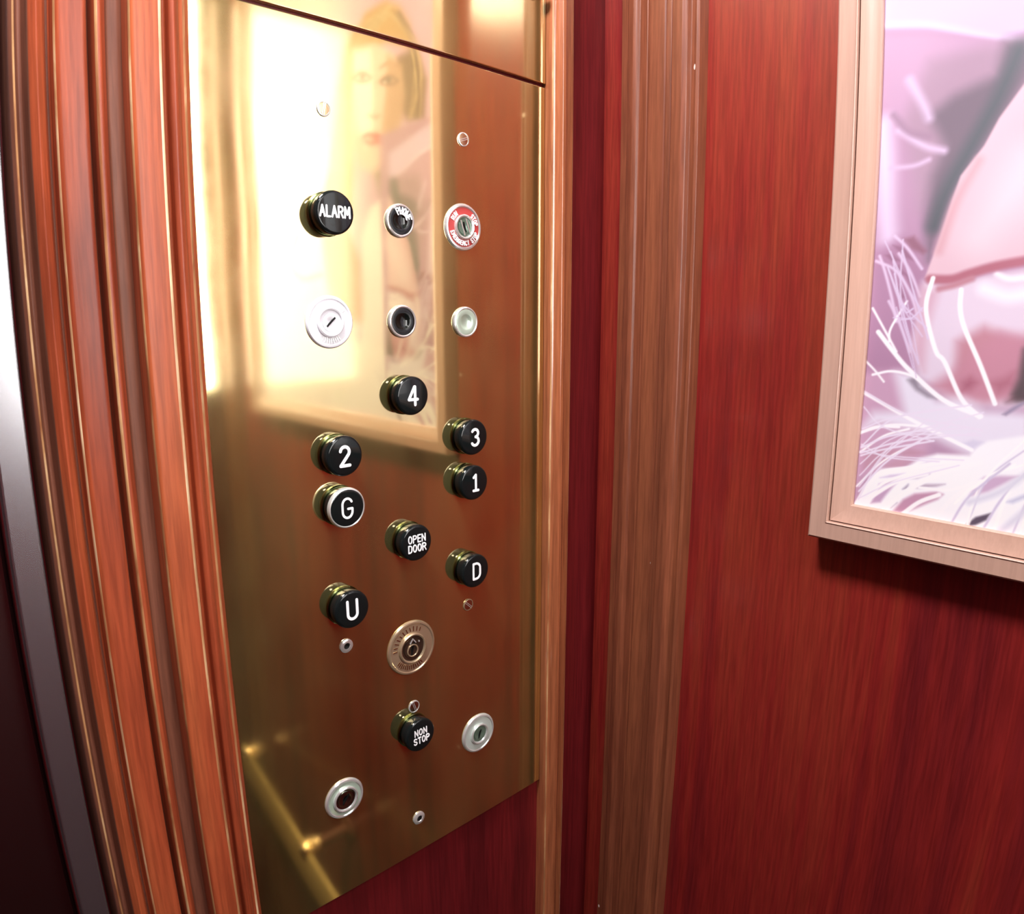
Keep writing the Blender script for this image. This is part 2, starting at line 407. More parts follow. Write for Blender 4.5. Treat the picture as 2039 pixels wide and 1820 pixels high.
push_button(-295.4, 72.3, T('ALARM', 7.0, -.3, .5, gap=.22, wide=.80), 1.35, 'black push button reading ALARM, top left of the brass panel')
push_button(-235, -57, T('4', 13.6), 2.3, 'black push button numbered 4, topmost of the floor buttons')
push_button(-295.2, -95.6, T('2', 13.6), 2.3, 'black push button numbered 2, above the silver rimmed G button')
push_button(-175, -95.8, T('3', 13.2), 2.3, 'black push button numbered 3, directly above the button numbered 1', dx=1)
push_button(-175, -134.2, T('1', 13.2), 2.2, 'black push button numbered 1, directly under the button numbered 3', dx=1)
push_button(-295.2, -133.9, T('G', 14.2), 1.7, 'silver rimmed black push button with the letter G', rim=True)
push_button(-235, -173.5, T('OPEN', 5.6, 0, 3.6, gap=.26, wide=.95)+T('DOOR', 5.6, 0, -3.9, gap=.26, wide=.95), 1.0, 'black push button reading OPEN DOOR in two lines')
push_button(-174.6, -212.1, T('D', 13.6), 2.0, 'black push button with the letter D, right above a small screw', dx=.8)
push_button(-295.4, -212.5, T('U', 14.2), 2.2, 'black push button with the letter U, bottom left of the lettered buttons')
push_button(-237.6, -343.6, T('NON', 5.4, 0, 3.5, gap=.3, wide=.95)+T('STOP', 5.4, .6, -3.9, gap=.26, wide=.95), 1.0, 'black push button reading NON STOP, near the foot of the panel')

# flush dished indicators
def dish(px, pz, label, inner, word=None, r=.0124, name='flush_button'):
    t = fixture(name, label, 'button', px, pz, 'small flush dished buttons')
    V, Fc, K = lathe([(r, .00002), (r, .0012), (r-.0005, .0022), (r-.0013, .0025), (r-.0021, .0021)], 64)
    mesh('ring', V, Fc, M['chrome'], t, smooth=True)
    k = r-.002
    V, Fc, K = lathe([(k, .0021), (k*.93, .00225), (k*.62, .0022), (k*.56, .0020), (k*.46, .0013), (k*.3, .0008), (k*.15, .0006), (0, .00055)], 64)
    d = mesh('dished_face', V, Fc, inner, t, smooth=True, sharp=60)
    if word:
        V, Fc = stroke_geo(ring_text(word, r*.57, .0046, 66, gap=.20, wide=.8), .00105, .0004, z=.0023)
        mesh('lettering', V, Fc, M['white'], d)
    return t
GREEN = metal('greenish_chrome', (.50, .64, .52), .14, metallic=.4)
BLACKG = plain('glossy_black_cup', (.004, .008, .007), .07, .4, coat=.2)
dish(-237.4, 72.3, 'flush black dished button with arched white PHONE lettering', BLACKG, 'PHONE')
dish(-237.2, -1.2, 'flush glossy black dished button below the PHONE button', BLACKG)
dish(-176.1, -2.0, 'small greenish chrome dished button below the emergency stop key switch', GREEN)

def key_switch(px, pz, r, label, rimm, facem, texts, slot, corem, name='key_switch', textm=None, tsize=.0034, tw=.0008, core=.5, bars=False, pip=False):
    t = fixture(name, label, 'switch', px, pz, 'round key switches on the brass panel')
    V, Fc, K = lathe([(r, .00002), (r-.0001, .0008), (r-.0010, .0018), (r-.0022, .0020), (r-.0030, .0014)], 80)
    mesh('outer_ring', V, Fc, rimm, t, smooth=True)
    ri = r*core
    V, Fc, K = lathe([(r-.0030, .0014), (ri+.0002, .0016)], 80)
    fc = mesh('legend_ring', V, Fc, facem, t, smooth=True)
    if texts:
        L_ = []
        for q_ in texts:
            if len(q_) == 3 and not isinstance(q_[0], str):       # worn engraving that no longer reads: short radial strokes
                rm = (r-.003+ri)/2
                for k_ in range(q_[2]):
                    a_ = math.radians(q_[0]+(q_[1]-q_[0])*k_/(q_[2]-1)); h_ = tsize*(.36+.12*((k_*7) % 3)/2)
                    L_.append([((rm-h_)*math.cos(a_), (rm-h_)*math.sin(a_)), ((rm+h_)*math.cos(a_+.02), (rm+h_)*math.sin(a_+.02))])
        for w_, mid, ins in [q_ for q_ in texts if isinstance(q_[0], str)]: L_ += ring_text(w_, (r-.003+ri)/2, tsize, mid, gap=.26, inside=ins, wide=.8)
        V, Fc = stroke_geo(L_, tw, .0003, z=.0015); mesh('lettering' if isinstance(texts[0][0], str) else 'engraving', V, Fc, textm or M['white'], fc)
    V, Fc, K = lathe([(ri+.0003, .0014), (ri+.0002, .0030), (ri-.0008, .0036), (ri-.0018, .0032), (ri-.0022, .0022)], 64)
    mesh('inner_ring', V, Fc, rimm, t, smooth=True)
    k = ri-.0021
    V, Fc, K = lathe([(k, .0023), (k*.8, .0020), (k*.78, .0026), (k*.45, .0028), (k*.25, .0020), (0, .0019)], 48)
    c = mesh('lock_cylinder', V, Fc, corem, t, smooth=True)
    # keyway
    a = slot; cs, sn = math.cos(a), math.sin(a); q = []
    for (x, y) in ((-k*.55, -.0006), (k*.55, -.0006), (k*.55, .0006), (-k*.55, .0006)): q.append((x*cs-y*sn, x*sn+y*cs))
    V = [(x, y, .0022) for x, y in q]+[(x, y, .0031) for x, y in q]
    mesh('keyway', V, [(4, 5, 6, 7), (0, 1, 5, 4), (1, 2, 6, 5), (2, 3, 7, 6), (3, 0, 4, 7)], M['dark'], c)
    if pip:
        V, Fc, K = lathe([(k*.52, .0029), (k*.50, .0034), (k*.44, .0035), (k*.40, .0029)], 40, cx=-.0004, cy=-.0016)
        mesh('core_ring', V, Fc, M['nickel'], c, smooth=True)
        V, Fc = stroke_geo([[(-k*.25, k*.45), (0, k*.78), (k*.25, k*.45)]], .0009, .0006, z=.0027)
        mesh('arrow_mark', V, Fc, M['chrome'], c)
        V, Fc = stroke_geo([[(k*.56, k*.42), (k*.57, k*.46)]], .0012, .0006, z=.0027); mesh('dot_mark', V, Fc, M['chrome'], c)
    if bars:
        B_ = []
        for off in (-.32, .42):
            x0 = off*k; hh = k*.86*math.sqrt(1-off*off); q = [(x0-.0005, -hh), (x0+.0005, -hh), (x0+.0005, hh), (x0-.0005, hh)]
            q = [(x*math.cos(.35)-y*math.sin(.35), x*math.sin(.35)+y*math.cos(.35)) for x, y in q]
            B_.append(([(x, y, .002) for x, y in q]+[(x, y, .0034) for x, y in q], [(4, 5, 6, 7), (0, 1, 5, 4), (1, 2, 6, 5), (2, 3, 7, 6), (3, 0, 4, 7)]))
        V, Fc, K = join(B_); mesh('guard_bar', V, Fc, M['chrome'], c)
    return t
DKG = metal('dark_green_chrome', (.16, .24, .18), .15, metallic=.4)
BRZ = metal('dark_bronze_core', (.13, .09, .06), .15, metallic=.8)
PALE = metal('pale_legend', (.55, .64, .58), .28, metallic=.3)
key_switch(-177.2, 72.5, .0184, 'chrome key switch with red ring lettered RUN, STOP and EMERGENCY STOP', M['chrome'], M['red'],
           [('RUN', 140, False), ('STOP', 30, False), ('EMERGENCY STOP', 270, True)], 1.9, DKG, tsize=.0034, tw=.0007, core=.52, bars=True)
key_switch(-298.1, -1.2, .0184, 'silver white key switch with a dark slanted keyway, under the ALARM button', M['silverw'], M['silverw'],
           [(35, 75, 5), (240, 300, 9)], .75, M['silverw'], textm=M['chromer'], tsize=.0036, tw=.0006, core=.56)
key_switch(-237.7, -265.3, .0236, 'large aged nickel key switch below and between the U and D buttons', M['nickel'], M['nickel'],
           [(60, 175, 11), (215, 300, 13)], 1.3, BRZ, textm=M['screwface'], tsize=.0040, tw=.0008, core=.55, pip=True)
key_switch(-166.9, -375.5, .0190, 'pale chrome key switch at the lower right of the panel', M['chromer'], PALE,
           None, 1.2, DKG, core=.52)
key_switch(-308.3, -374.9, .0175, 'bright chrome key switch at the lower left of the panel', M['chrome'], GREEN,
           None, .9, metal('dull_core', (.36, .38, .34), .2), core=.62)

def pilot(px, pz, r, label):
    t = fixture('keyhole_bush', label, 'bush', px, pz, 'small chrome bushes')
    V, Fc, K = lathe([(r, .00002), (r*.96, .0011), (r*.7, .0019), (r*.48, .0019), (r*.42, .0012)], 40)
    mesh('bush_ring', V, Fc, M['chrome'], t, smooth=True)
    V, Fc, K = lathe([(r*.42, .0013), (r*.2, .0007), (0, .0006)], 32)
    mesh('hole', V, Fc, M['dark'], t, smooth=True)
pilot(-297.6, -244.2, .0057, 'tiny chrome bush with a dark hole, under the U button')
pilot(-237.1, -431.5, .0062, 'tiny chrome bush with a dark hole, lowest thing on the brass panel')

# ------------------------------------------------------------------ the framed picture
U0, U1, V0, V1 = 227.5, 803, -164.5, 670          # outer frame, millimetres: distance from the brass wall, height against the eye
pic = empty('framed_picture', (0, -(U0+U1)/2*mm, Z(V0)))
tag(pic, 'framed pink photograph of a woman in white feathers on the red wooden wall', 'picture')
oy, oz = (U0+U1)/2*mm, Z(V0)
FP = [(0, 0), (0, 19), (.8, 21), (2, 22), (13.6, 22), (14.5, 22.6), (15.1, 22.0), (15.2, 17.0), (15.9, 17.0), (16.1, 19.0), (27, 15), (28.8, 14.6), (29.6, 13), (29.6, 1.5), (0, 0)]
V, Fc = [], []
cor = [(U0, V0, 1, 1), (U1, V0, -1, 1), (U1, V1, -1, -1), (U0, V1, 1, -1)]
n = len(FP)
for (cu, cv, su, sv) in cor:
    V += [(-h*mm, -(cu+su*d)*mm+oy, Z(cv+sv*d)-oz) for d, h in FP]
for k in range(4):
    for i in range(n-1):
        j = (k+1) % 4; Fc.append((k*n+i, k*n+i+1, j*n+i+1, j*n+i))
fr = mesh('frame', V, Fc, M['frame'], pic, smooth=True, sharp=25)
v, f, _ = boxg(-.009, 0, -(U1-20)*mm+oy, -(U0+20)*mm+oy, Z(V0+20)-oz, Z(V1-20)-oz)
mesh('backing_board', v, f, M['dark'], pic)

ART = [
    ('p',(205,168,125),7,[(362.7,407.7),(413.7,407.8),(451.0,375.6),(480.1,328.7),(495.6,269.6),(509.9,222.8),(535.5,176.2),(520.0,134.5),(450.0,148.2),(444.3,205.5),(448.2,267.0),(439.5,318.9),(412.6,351.7),(356.8,352.4),(308.3,332.8),(307.8,359.8),(331.3,390.1)]),
    ('p',(150,120,105),9,[(357.4,327.4),(289.4,327.6),(269.7,284.2),(275.6,241.5),(310.1,245.6),(339.3,273.2)]),
    ('p',(236,212,206),6,[(425.3,355.1),(383.9,360.0),(337.9,331.6),(322.1,290.8),(325.4,248.6),(352.5,216.4),(389.3,193.6),(423.1,205.5),(445.1,246.2),(446.9,300.5)]),
    ('p',(165,155,140),8,[(389.3,193.6),(335.5,210.4),(271.1,214.2),(246.5,198.2),(248.1,117.0),(284.1,102.5),(326.5,137.5),(372.5,155.7)]),
    ('p',(222,188,178),9,[(302.3,213.8),(241.4,215.7),(243.0,128.1),(272.7,143.4)]),
    ('s',(242,225,228),3.0,2,[(237.4,220.7),(270.9,221.2),(313.1,216.9),(367.7,220.4)]),
    ('s',(120,90,85),5,3,[(431.4,324.9),(413.3,325.7),(397.3,315.2)]),
    ('s',(120,90,85),6,3,[(367.3,306.6),(348.7,308.3),(330.9,295.9)]),
    ('s',(150,115,100),3,2,[(438.8,340.1),(412.9,340.0),(393.3,328.4)]),
    ('s',(150,115,100),3,2,[(371.6,324.2),(348.2,325.7),(326.1,311.3)]),
    ('s',(205,170,165),4,3,[(385.3,309.0),(391.1,278.2),(380.6,263.1)]),
    ('s',(205,105,115),6,3,[(416.4,242.2),(393.6,243.1),(375.7,230.7)]),
    ('p',(200,150,130),10,[(539.1,125.3),(464.7,132.5),(433.4,81.5),(429.0,-1.9),(506.0,-5.4),(528.6,58.1)]),
    ('p',(226,192,180),8,[(356.0,121.6),(255.2,111.8),(244.8,45.8),(246.9,-38.7),(334.2,-54.5),(365.1,-2.0)]),
    ('s',(190,150,135),4,3,[(342.6,75.6),(342.4,24.0),(308.9,7.4),(258.1,-2.2)]),
    ('s',(215,190,160),6,4,[(617.7,132.6),(645.9,95.5),(609.7,65.7),(543.4,67.8)]),
    ('p',(250,244,250),6,[(424.9,114.9),(399.9,151.2),(372.4,158.2),(359.0,134.8),(359.0,50.6),(368.6,-69.5),(433.6,-72.8)]),
    ('p',(255,252,255),14,[(801.4,17.5),(549.8,-9.2),(461.2,-30.6),(363.1,-35.5),(246.9,-38.7),(249.9,-145.3),(834.2,-130.0)]),
    ('s',(222,200,165),1.6,1.2,[(366.9,397.8),(455.5,390.2),(466.9,311.9),(468.4,229.9),(499.5,154.3)]),
    ('s',(186,160,125),1.6,1.2,[(349.5,387.7),(436.6,381.6),(456.7,309.5),(501.6,235.6),(464.7,145.3)]),
    ('s',(206,182,145),1.6,1.2,[(370.7,394.8),(450.6,382.0),(472.6,313.2),(498.9,235.1),(473.9,157.3)]),
    ('s',(222,200,165),1.6,1.2,[(368.5,398.4),(449.9,380.7),(457.4,309.6),(475.0,231.0),(528.6,144.5)]),
    ('s',(186,160,125),1.6,1.2,[(354.4,395.7),(437.4,380.4),(463.5,311.1),(456.7,227.9),(458.3,138.9)]),
    ('s',(206,182,145),1.6,1.2,[(369.6,401.1),(441.2,370.4),(482.1,315.4),(490.1,233.6),(527.6,142.3)]),
    ('s',(222,200,165),1.6,1.2,[(352.8,394.0),(435.6,370.0),(461.1,310.5),(487.8,233.2),(517.8,171.7)]),
    ('s',(186,160,125),1.6,1.2,[(370.7,393.3),(429.6,374.9),(473.2,313.3),(469.7,230.1),(475.7,156.1)]),
    ('s',(206,182,145),1.6,1.2,[(352.5,387.4),(428.3,375.9),(459.7,310.2),(463.9,229.1),(483.3,143.6)]),
    ('s',(222,200,165),1.6,1.2,[(349.1,397.4),(435.6,384.2),(461.2,310.5),(487.6,233.2),(496.9,144.3)]),
    ('s',(186,160,125),1.6,1.2,[(360.5,399.8),(428.6,366.8),(456.4,309.4),(484.7,232.7),(504.2,142.5)]),
    ('s',(206,182,145),1.6,1.2,[(354.2,390.3),(421.7,374.0),(459.8,310.2),(469.9,230.2),(516.8,158.1)]),
    ('s',(222,200,165),1.6,1.2,[(363.6,400.2),(426.9,365.3),(459.4,310.1),(476.3,231.3),(506.8,161.8)]),
    ('s',(186,160,125),1.6,1.2,[(360.9,393.1),(435.3,365.1),(473.1,313.3),(502.9,235.8),(505.6,150.1)]),
    ('s',(206,182,145),1.6,1.2,[(364.9,391.8),(421.9,372.4),(460.6,310.4),(463.1,229.0),(490.5,160.4)]),
    ('s',(222,200,165),1.6,1.2,[(359.1,393.3),(415.2,369.9),(457.0,309.5),(480.7,232.0),(493.7,151.4)]),
    ('s',(186,160,125),1.6,1.2,[(348.7,393.6),(413.8,360.3),(452.6,308.5),(500.6,235.4),(488.8,159.2)]),
    ('s',(206,182,145),1.6,1.2,[(349.7,386.8),(426.3,371.2),(468.5,312.2),(456.2,227.8),(485.7,161.9)]),
    ('s',(222,200,165),1.6,1.2,[(354.7,388.4),(419.3,361.0),(465.3,311.5),(500.1,235.4),(521.8,139.5)]),
    ('s',(186,160,125),1.6,1.2,[(362.7,402.0),(427.2,377.6),(463.4,311.0),(467.8,229.8),(482.8,144.7)]),
    ('s',(206,182,145),1.6,1.2,[(369.9,392.5),(409.8,362.1),(447.0,307.2),(494.0,234.3),(527.7,158.7)]),
    ('s',(222,200,165),1.6,1.2,[(359.9,397.8),(407.0,363.0),(471.0,312.8),(504.7,236.1),(485.9,136.5)]),
    ('s',(186,160,125),1.6,1.2,[(362.8,390.6),(419.0,365.9),(482.8,315.6),(462.8,228.9),(526.9,142.0)]),
    ('s',(206,182,145),1.6,1.2,[(352.3,389.4),(418.5,376.3),(478.0,314.4),(456.1,227.8),(508.9,162.1)]),
    ('s',(222,200,165),1.6,1.2,[(355.4,396.6),(415.8,378.3),(455.9,309.3),(460.4,228.5),(506.9,157.5)]),
    ('s',(186,160,125),1.6,1.2,[(369.6,397.2),(408.3,359.0),(458.3,309.9),(476.7,231.3),(485.7,151.2)]),
    ('s',(120,92,80),1.6,1.2,[(327.5,379.7),(308.9,342.0),(295.3,296.4),(288.7,244.2)]),
    ('s',(190,160,130),1.6,1.2,[(345.1,379.9),(296.1,338.4),(288.0,294.6),(307.9,248.1)]),
    ('s',(226,200,165),1.6,1.2,[(334.1,381.4),(296.0,338.3),(295.3,296.4),(305.2,247.6)]),
    ('s',(120,92,80),1.6,1.2,[(338.0,381.2),(308.1,341.8),(291.8,295.5),(292.4,244.9)]),
    ('s',(190,160,130),1.6,1.2,[(338.3,386.7),(304.3,340.7),(290.9,295.3),(298.8,246.3)]),
    ('s',(226,200,165),1.6,1.2,[(350.9,387.9),(295.3,338.1),(280.3,292.7),(284.4,243.3)]),
    ('s',(120,92,80),1.6,1.2,[(330.3,379.6),(295.5,338.2),(293.5,295.9),(294.6,245.4)]),
    ('s',(190,160,130),1.6,1.2,[(335.1,381.0),(307.1,341.5),(292.8,295.8),(293.1,245.1)]),
    ('s',(226,200,165),1.6,1.2,[(343.5,384.7),(305.3,341.0),(293.0,295.8),(287.7,244.0)]),
    ('s',(120,92,80),1.6,1.2,[(336.2,386.5),(298.8,339.1),(288.9,294.8),(289.1,244.3)]),
    ('s',(190,160,130),1.6,1.2,[(337.6,383.3),(297.1,338.7),(296.4,296.6),(303.9,247.3)]),
    ('s',(226,200,165),1.6,1.2,[(338.0,376.7),(309.4,342.1),(292.6,295.7),(296.4,245.8)]),
    ('s',(120,92,80),1.6,1.2,[(332.5,384.3),(298.5,339.1),(287.7,294.5),(296.8,245.9)]),
    ('s',(190,160,130),1.6,1.2,[(340.8,384.3),(296.3,338.4),(277.8,292.1),(307.0,247.9)]),
    ('s',(226,200,165),1.6,1.2,[(345.6,381.4),(298.4,339.0),(281.7,293.0),(303.2,247.2)]),
    ('s',(120,92,80),1.6,1.2,[(345.6,388.8),(304.9,340.9),(287.5,294.5),(286.4,243.7)]),
    ('p',(204,168,150),8,[(354.9,336.2),(321.6,315.1),(315.9,277.1),(323.2,248.2),(351.3,216.2),(375.7,198.0),(366.4,257.0),(358.3,293.1)]),
    ('p',(255,250,250),8,[(435.4,364.6),(392.5,357.9),(386.8,299.8),(390.9,249.1),(409.3,226.4),(433.7,264.1),(439.8,312.3)]),
    ('s',(150,120,112),3,2,[(436.6,326.9),(423.2,330.1),(406.0,325.8),(393.6,316.9)]),
    ('s',(110,105,110),4.5,2,[(417.2,324.0),(410.9,322.5)]),
    ('s',(245,240,240),2,1,[(428.8,324.9),(423.7,323.7)]),
    ('s',(140,105,100),2,1.5,[(432.3,323.1),(414.9,317.5),(397.8,315.3)]),
    ('s',(150,120,112),3,2,[(374.4,307.7),(360.9,310.7),(343.5,306.4),(330.8,297.8)]),
    ('s',(110,105,110),4.5,2,[(354.5,304.7),(348.8,303.4)]),
    ('s',(245,240,240),2,1,[(365.0,305.4),(360.3,304.3)]),
    ('s',(140,105,100),2,1.5,[(370.0,304.1),(352.4,298.6),(335.1,296.3)]),
    ('s',(190,150,140),2.5,2,[(401.3,271.9),(387.9,265.3),(373.3,264.8)]),
    ('s',(196,82,98),5,1.6,[(416.2,246.1),(399.7,246.2),(392.4,242.9),(383.7,243.2),(369.5,236.0)]),
    ('s',(206,96,110),5,2,[(410.1,239.0),(392.7,232.6),(375.6,232.6)]),
    ('p',(196,158,188),4,[(240,-150),(374,-150),(374,240),(240,240)]),
    ('p',(216,194,230),5,[(249.0,236.4),(352.5,212.7),(352.6,182.4),(331.7,183.2),(303.6,192.7),(287.3,198.0),(249.6,206.1)]),
    ('p',(203,166,196),6,[(249.7,201.2),(287.4,194.6),(352.7,175.5),(353.2,153.0),(330.4,130.9),(300.4,108.6),(251.1,155.8)]),
    ('s',(226,206,236),4,2.5,[(251.3,207.8),(283.9,201.4),(303.6,194.3),(325.6,185.9),(348.2,178.1)]),
    ('p',(186,156,178),8,[(287.9,176.5),(322.6,180.0),(352.6,178.0),(353.6,140.5),(307.2,101.4),(285.9,76.7),(272.6,138.8)]),
    ('p',(140,125,140),7,[(352.6,181.1),(334.8,179.4),(330.8,159.4),(304.8,150.6),(289.2,139.7),(299.9,118.5),(292.8,99.5),(290.3,69.7),(294.2,42.6),(302.5,72.2),(312.1,97.7),(325.0,115.7),(353.0,159.2)]),
    ('s',(112,118,126),9,6,[(343.9,173.1),(332.7,146.5),(317.3,116.5),(303.1,88.7),(296.5,66.0)]),
    ('s',(230,210,238),13,8,[(258.2,137.5),(261.3,109.5),(263.7,78.3),(267.9,50.3)]),
    ('s',(222,198,228),5,4,[(275.6,165.3),(285.6,146.9),(289.3,138.1)]),
    ('s',(222,198,228),4,3,[(269.5,132.4),(286.8,120.1),(300.1,115.2)]),
    ('s',(216,190,220),3,2,[(265.6,107.4),(280.8,107.4),(290.6,110.4)]),
    ('s',(176,146,170),4,3,[(265.6,143.2),(276.3,130.8),(289.8,125.7)]),
    ('p',(190,148,180),6,[(255.9,50.8),(276.9,60.3),(292.7,35.9),(290.0,-15.6),(295.2,-43.3),(259.8,-83.3),(253.6,-138.3)]),
    ('p',(170,124,146),2.5,[(277.0,58.2),(283.7,59.9),(292.7,49.4),(290.5,47.4),(282.6,51.1)]),
    ('p',(172,128,158),1.4,[(264.6,47.7),(269.1,48.6),(276.3,43.1),(269.4,43.3)]),
    ('p',(172,128,158),1.4,[(268.7,39.2),(274.8,40.4),(280.8,33.4),(275.3,34.2)]),
    ('p',(172,128,158),1.4,[(279.3,34.4),(283.9,32.6),(288.3,23.0),(284.4,25.1)]),
    ('p',(172,128,158),1.4,[(273.8,25.2),(276.8,26.5),(280.5,18.2),(278.6,16.8)]),
    ('p',(172,128,158),1.4,[(269.7,54.4),(277.4,52.7),(285.5,42.8),(277.9,45.8)]),
    ('s',(228,206,234),2,1,[(261.1,47.1),(265.4,36.5),(271.2,18.9),(276.0,1.4)]),
    ('s',(228,206,234),2,1,[(270.7,60.6),(280.2,51.6),(290.5,37.6)]),
    ('s',(228,206,234),2,1,[(258.9,43.7),(273.4,36.3),(284.9,18.9),(291.3,1.7)]),
    ('s',(228,206,234),2,1,[(274.3,48.4),(282.6,36.1),(290.6,18.9)]),
    ('s',(228,206,234),2,1,[(269.7,15.4),(277.7,1.4),(287.0,-19.3)]),
    ('p',(233,201,214),1.2,[(355.8,163.5),(333.3,132.2),(325.0,115.7),(311.5,97.7),(306.7,81.8),(300.8,59.1),(295.6,40.9),(293.0,31.8),(311.8,31.5),(330.0,38.5),(362.1,42.7)]),
    ('s',(238,219,230),26,16,[(352.5,100.4),(335.0,73.5),(325.5,58.0)]),
    ('s',(226,182,192),5,4,[(322.4,106.4),(309.9,81.6),(300.9,49.1)]),
    ('p',(230,214,232),4,[(291.8,29.1),(312.1,27.2),(330.4,32.6),(362.5,38.0),(370.9,-50.0),(347.4,-52.4),(319.1,-51.7),(294.6,-36.4),(287.7,-15.7),(290.8,8.6)]),
    ('p',(222,186,205),5,[(291.1,25.7),(302.9,22.3),(298.2,-1.5),(297.6,-32.6),(288.0,-19.2),(290.1,8.6)]),
    ('p',(206,150,166),6,[(316.9,-11.1),(333.2,-0.5),(348.9,-6.5),(367.0,-12.0),(369.9,-40.5),(337.8,-48.3),(318.0,-39.8)]),
    ('p',(110,92,98),4,[(365.8,0.6),(356.3,-15.8),(355.6,-38.4),(351.6,-48.6),(370.6,-46.8)]),
    ('s',(246,240,250),8,5,[(331.1,23.9),(345.1,19.1),(356.7,20.8)]),
    ('s',(250,246,252),3,2,[(337.9,33.5),(345.6,30.3),(355.9,31.2)]),
    ('s',(196,128,146),6,2,[(296.4,30.4),(310.3,30.2),(321.1,33.7),(337.5,38.4),(359.3,42.4)]),
    ('s',(205,150,165),4,2,[(302.7,23.9),(312.2,26.2),(322.9,30.4)]),
    ('p',(160,140,155),3,[(287.0,-35.1),(292.9,-36.5),(306.5,-50.1),(299.2,-50.0),(290.1,-43.7)]),
    ('p',(212,172,200),5,[(250.3,-36.3),(280.9,-32.5),(296.7,-54.5),(306.3,-82.2),(303.8,-91.6),(261.0,-115.0),(257.6,-139.3),(249.9,-140.7),(251.0,-68.3)]),
    ('p',(208,150,170),7,[(318.6,-30.1),(329.2,-15.9),(343.7,-4.5),(360.3,-6.2),(361.7,-35.3),(351.6,-46.9),(332.6,-50.3),(316.3,-48.4),(302.4,-42.5)]),
    ('p',(184,116,138),5,[(323.4,-38.3),(327.8,-34.5),(332.1,-37.6),(328.6,-42.1),(323.9,-43.4)]),
    ('p',(190,126,146),5,[(339.9,-37.0),(348.7,-33.0),(353.6,-29.3),(353.7,-37.6),(345.9,-43.2)]),
    ('p',(112,98,104),4,[(354.3,-43.3),(356.9,-32.4),(358.1,-14.4),(362.5,-14.1),(365.7,-44.7),(357.6,-46.3)]),
    ('p',(236,230,246),6,[(277.5,-34.5),(289.7,-33.7),(308.2,-50.8),(324.5,-49.4),(339.4,-55.6),(366.7,-54.4),(369.0,-74.0),(336.7,-88.7),(302.2,-75.5),(270.9,-71.8),(257.5,-77.1),(265.6,-63.9),(286.1,-61.0)]),
    ('p',(164,154,170),2.5,[(287.1,-39.2),(292.5,-36.2),(295.7,-43.1),(307.4,-50.5),(301.4,-50.1),(293.4,-45.9)]),
    ('p',(206,160,182),3,[(261.8,-93.7),(277.1,-88.8),(288.0,-90.1),(278.0,-98.1),(261.3,-108.2)]),
    ('p',(204,158,180),2.5,[(287.2,-91.2),(293.1,-88.0),(303.6,-88.9),(297.0,-92.1),(289.2,-93.2)]),
    ('p',(208,164,186),3,[(276.5,-102.1),(286.7,-94.9),(295.7,-96.4),(290.0,-101.9),(278.6,-104.6)]),
    ('p',(250,249,255),2,[(258.2,-136.2),(264.3,-119.4),(274.1,-105.3),(291.8,-101.6),(300.6,-93.4),(312.0,-88.6),(332.5,-86.8),(337.3,-79.9),(343.2,-75.7),(368.3,-68.3),(377.2,-138.8),(338.3,-137.3),(299.9,-135.8)]),
    ('p',(216,196,224),1.2,[(300.7,-98.4),(305.9,-95.4),(320.0,-92.7),(316.1,-95.4),(306.3,-98.5)]),
    ('p',(222,206,232),1.2,[(274.3,-111.9),(281.7,-108.6),(292.2,-105.7),(286.3,-109.5)]),
    ('p',(206,172,204),1.6,[(269.8,-132.0),(274.3,-116.7),(282.1,-112.5),(291.5,-107.3),(284.4,-116.9),(279.7,-124.4),(276.6,-130.0)]),
    ('p',(200,180,206),1.5,[(290.0,-110.3),(301.8,-105.2),(308.5,-103.6),(300.4,-108.2)]),
    ('p',(170,156,180),1.5,[(291.2,-117.6),(294.8,-113.3),(294.3,-117.1)]),
    ('p',(170,150,176),1.5,[(281.5,-132.7),(287.1,-125.9),(288.3,-128.1),(284.2,-132.7)]),
    ('p',(206,158,186),1.8,[(286.3,-134.7),(292.4,-125.0),(299.8,-119.4),(314.1,-115.5),(318.9,-116.5),(315.5,-120.8),(307.5,-125.9),(297.7,-132.5),(290.8,-135.0)]),
    ('p',(196,178,198),1.6,[(296.7,-115.3),(305.9,-111.4),(319.3,-109.2),(313.7,-111.9),(302.9,-115.1)]),
    ('p',(214,184,214),2,[(336.0,-114.4),(338.6,-105.9),(343.6,-100.3),(353.5,-97.8),(364.1,-96.4),(354.3,-104.2),(347.1,-109.8),(339.5,-113.6)]),
    ('p',(110,98,118),1.3,[(336.0,-134.6),(341.4,-128.6),(350.4,-124.0),(348.3,-129.2),(342.0,-134.0),(338.1,-135.4)]),
    ('p',(206,206,232),2,[(358.7,-114.7),(370.0,-107.1),(370.3,-109.6),(362.6,-114.9)]),
    ('p',(222,216,238),2,[(327.6,-79.4),(333.7,-76.0),(340.1,-76.9),(334.4,-82.5)]),
    ('p',(170,158,184),1.5,[(349.7,-57.1),(355.9,-51.4),(362.9,-46.6),(363.1,-48.2),(357.6,-52.9),(352.0,-57.7)]),
    ('s',(252,250,255),3,0.7,[(298.3,31.1),(295.2,15.5),(296.9,2.5),(304.3,-18.4),(310.5,-25.3),(323.3,-48.9),(335.9,-60.3)]),
    ('s',(252,250,255),3,0.7,[(316.9,23.2),(317.3,10.7),(321.2,-2.2),(333.4,-26.6),(344.5,-50.6)]),
    ('s',(252,250,255),3.2,0.7,[(263.9,-6.3),(275.6,-19.8),(287.4,-31.9),(311.9,-51.0),(336.8,-59.8)]),
    ('s',(252,250,255),2.6,0.7,[(257.3,-50.7),(287.9,-65.0),(306.8,-72.9),(333.6,-83.1)]),
    ('s',(252,250,255),1.6,0.7,[(258.7,10.4),(277.7,-19.7)]),
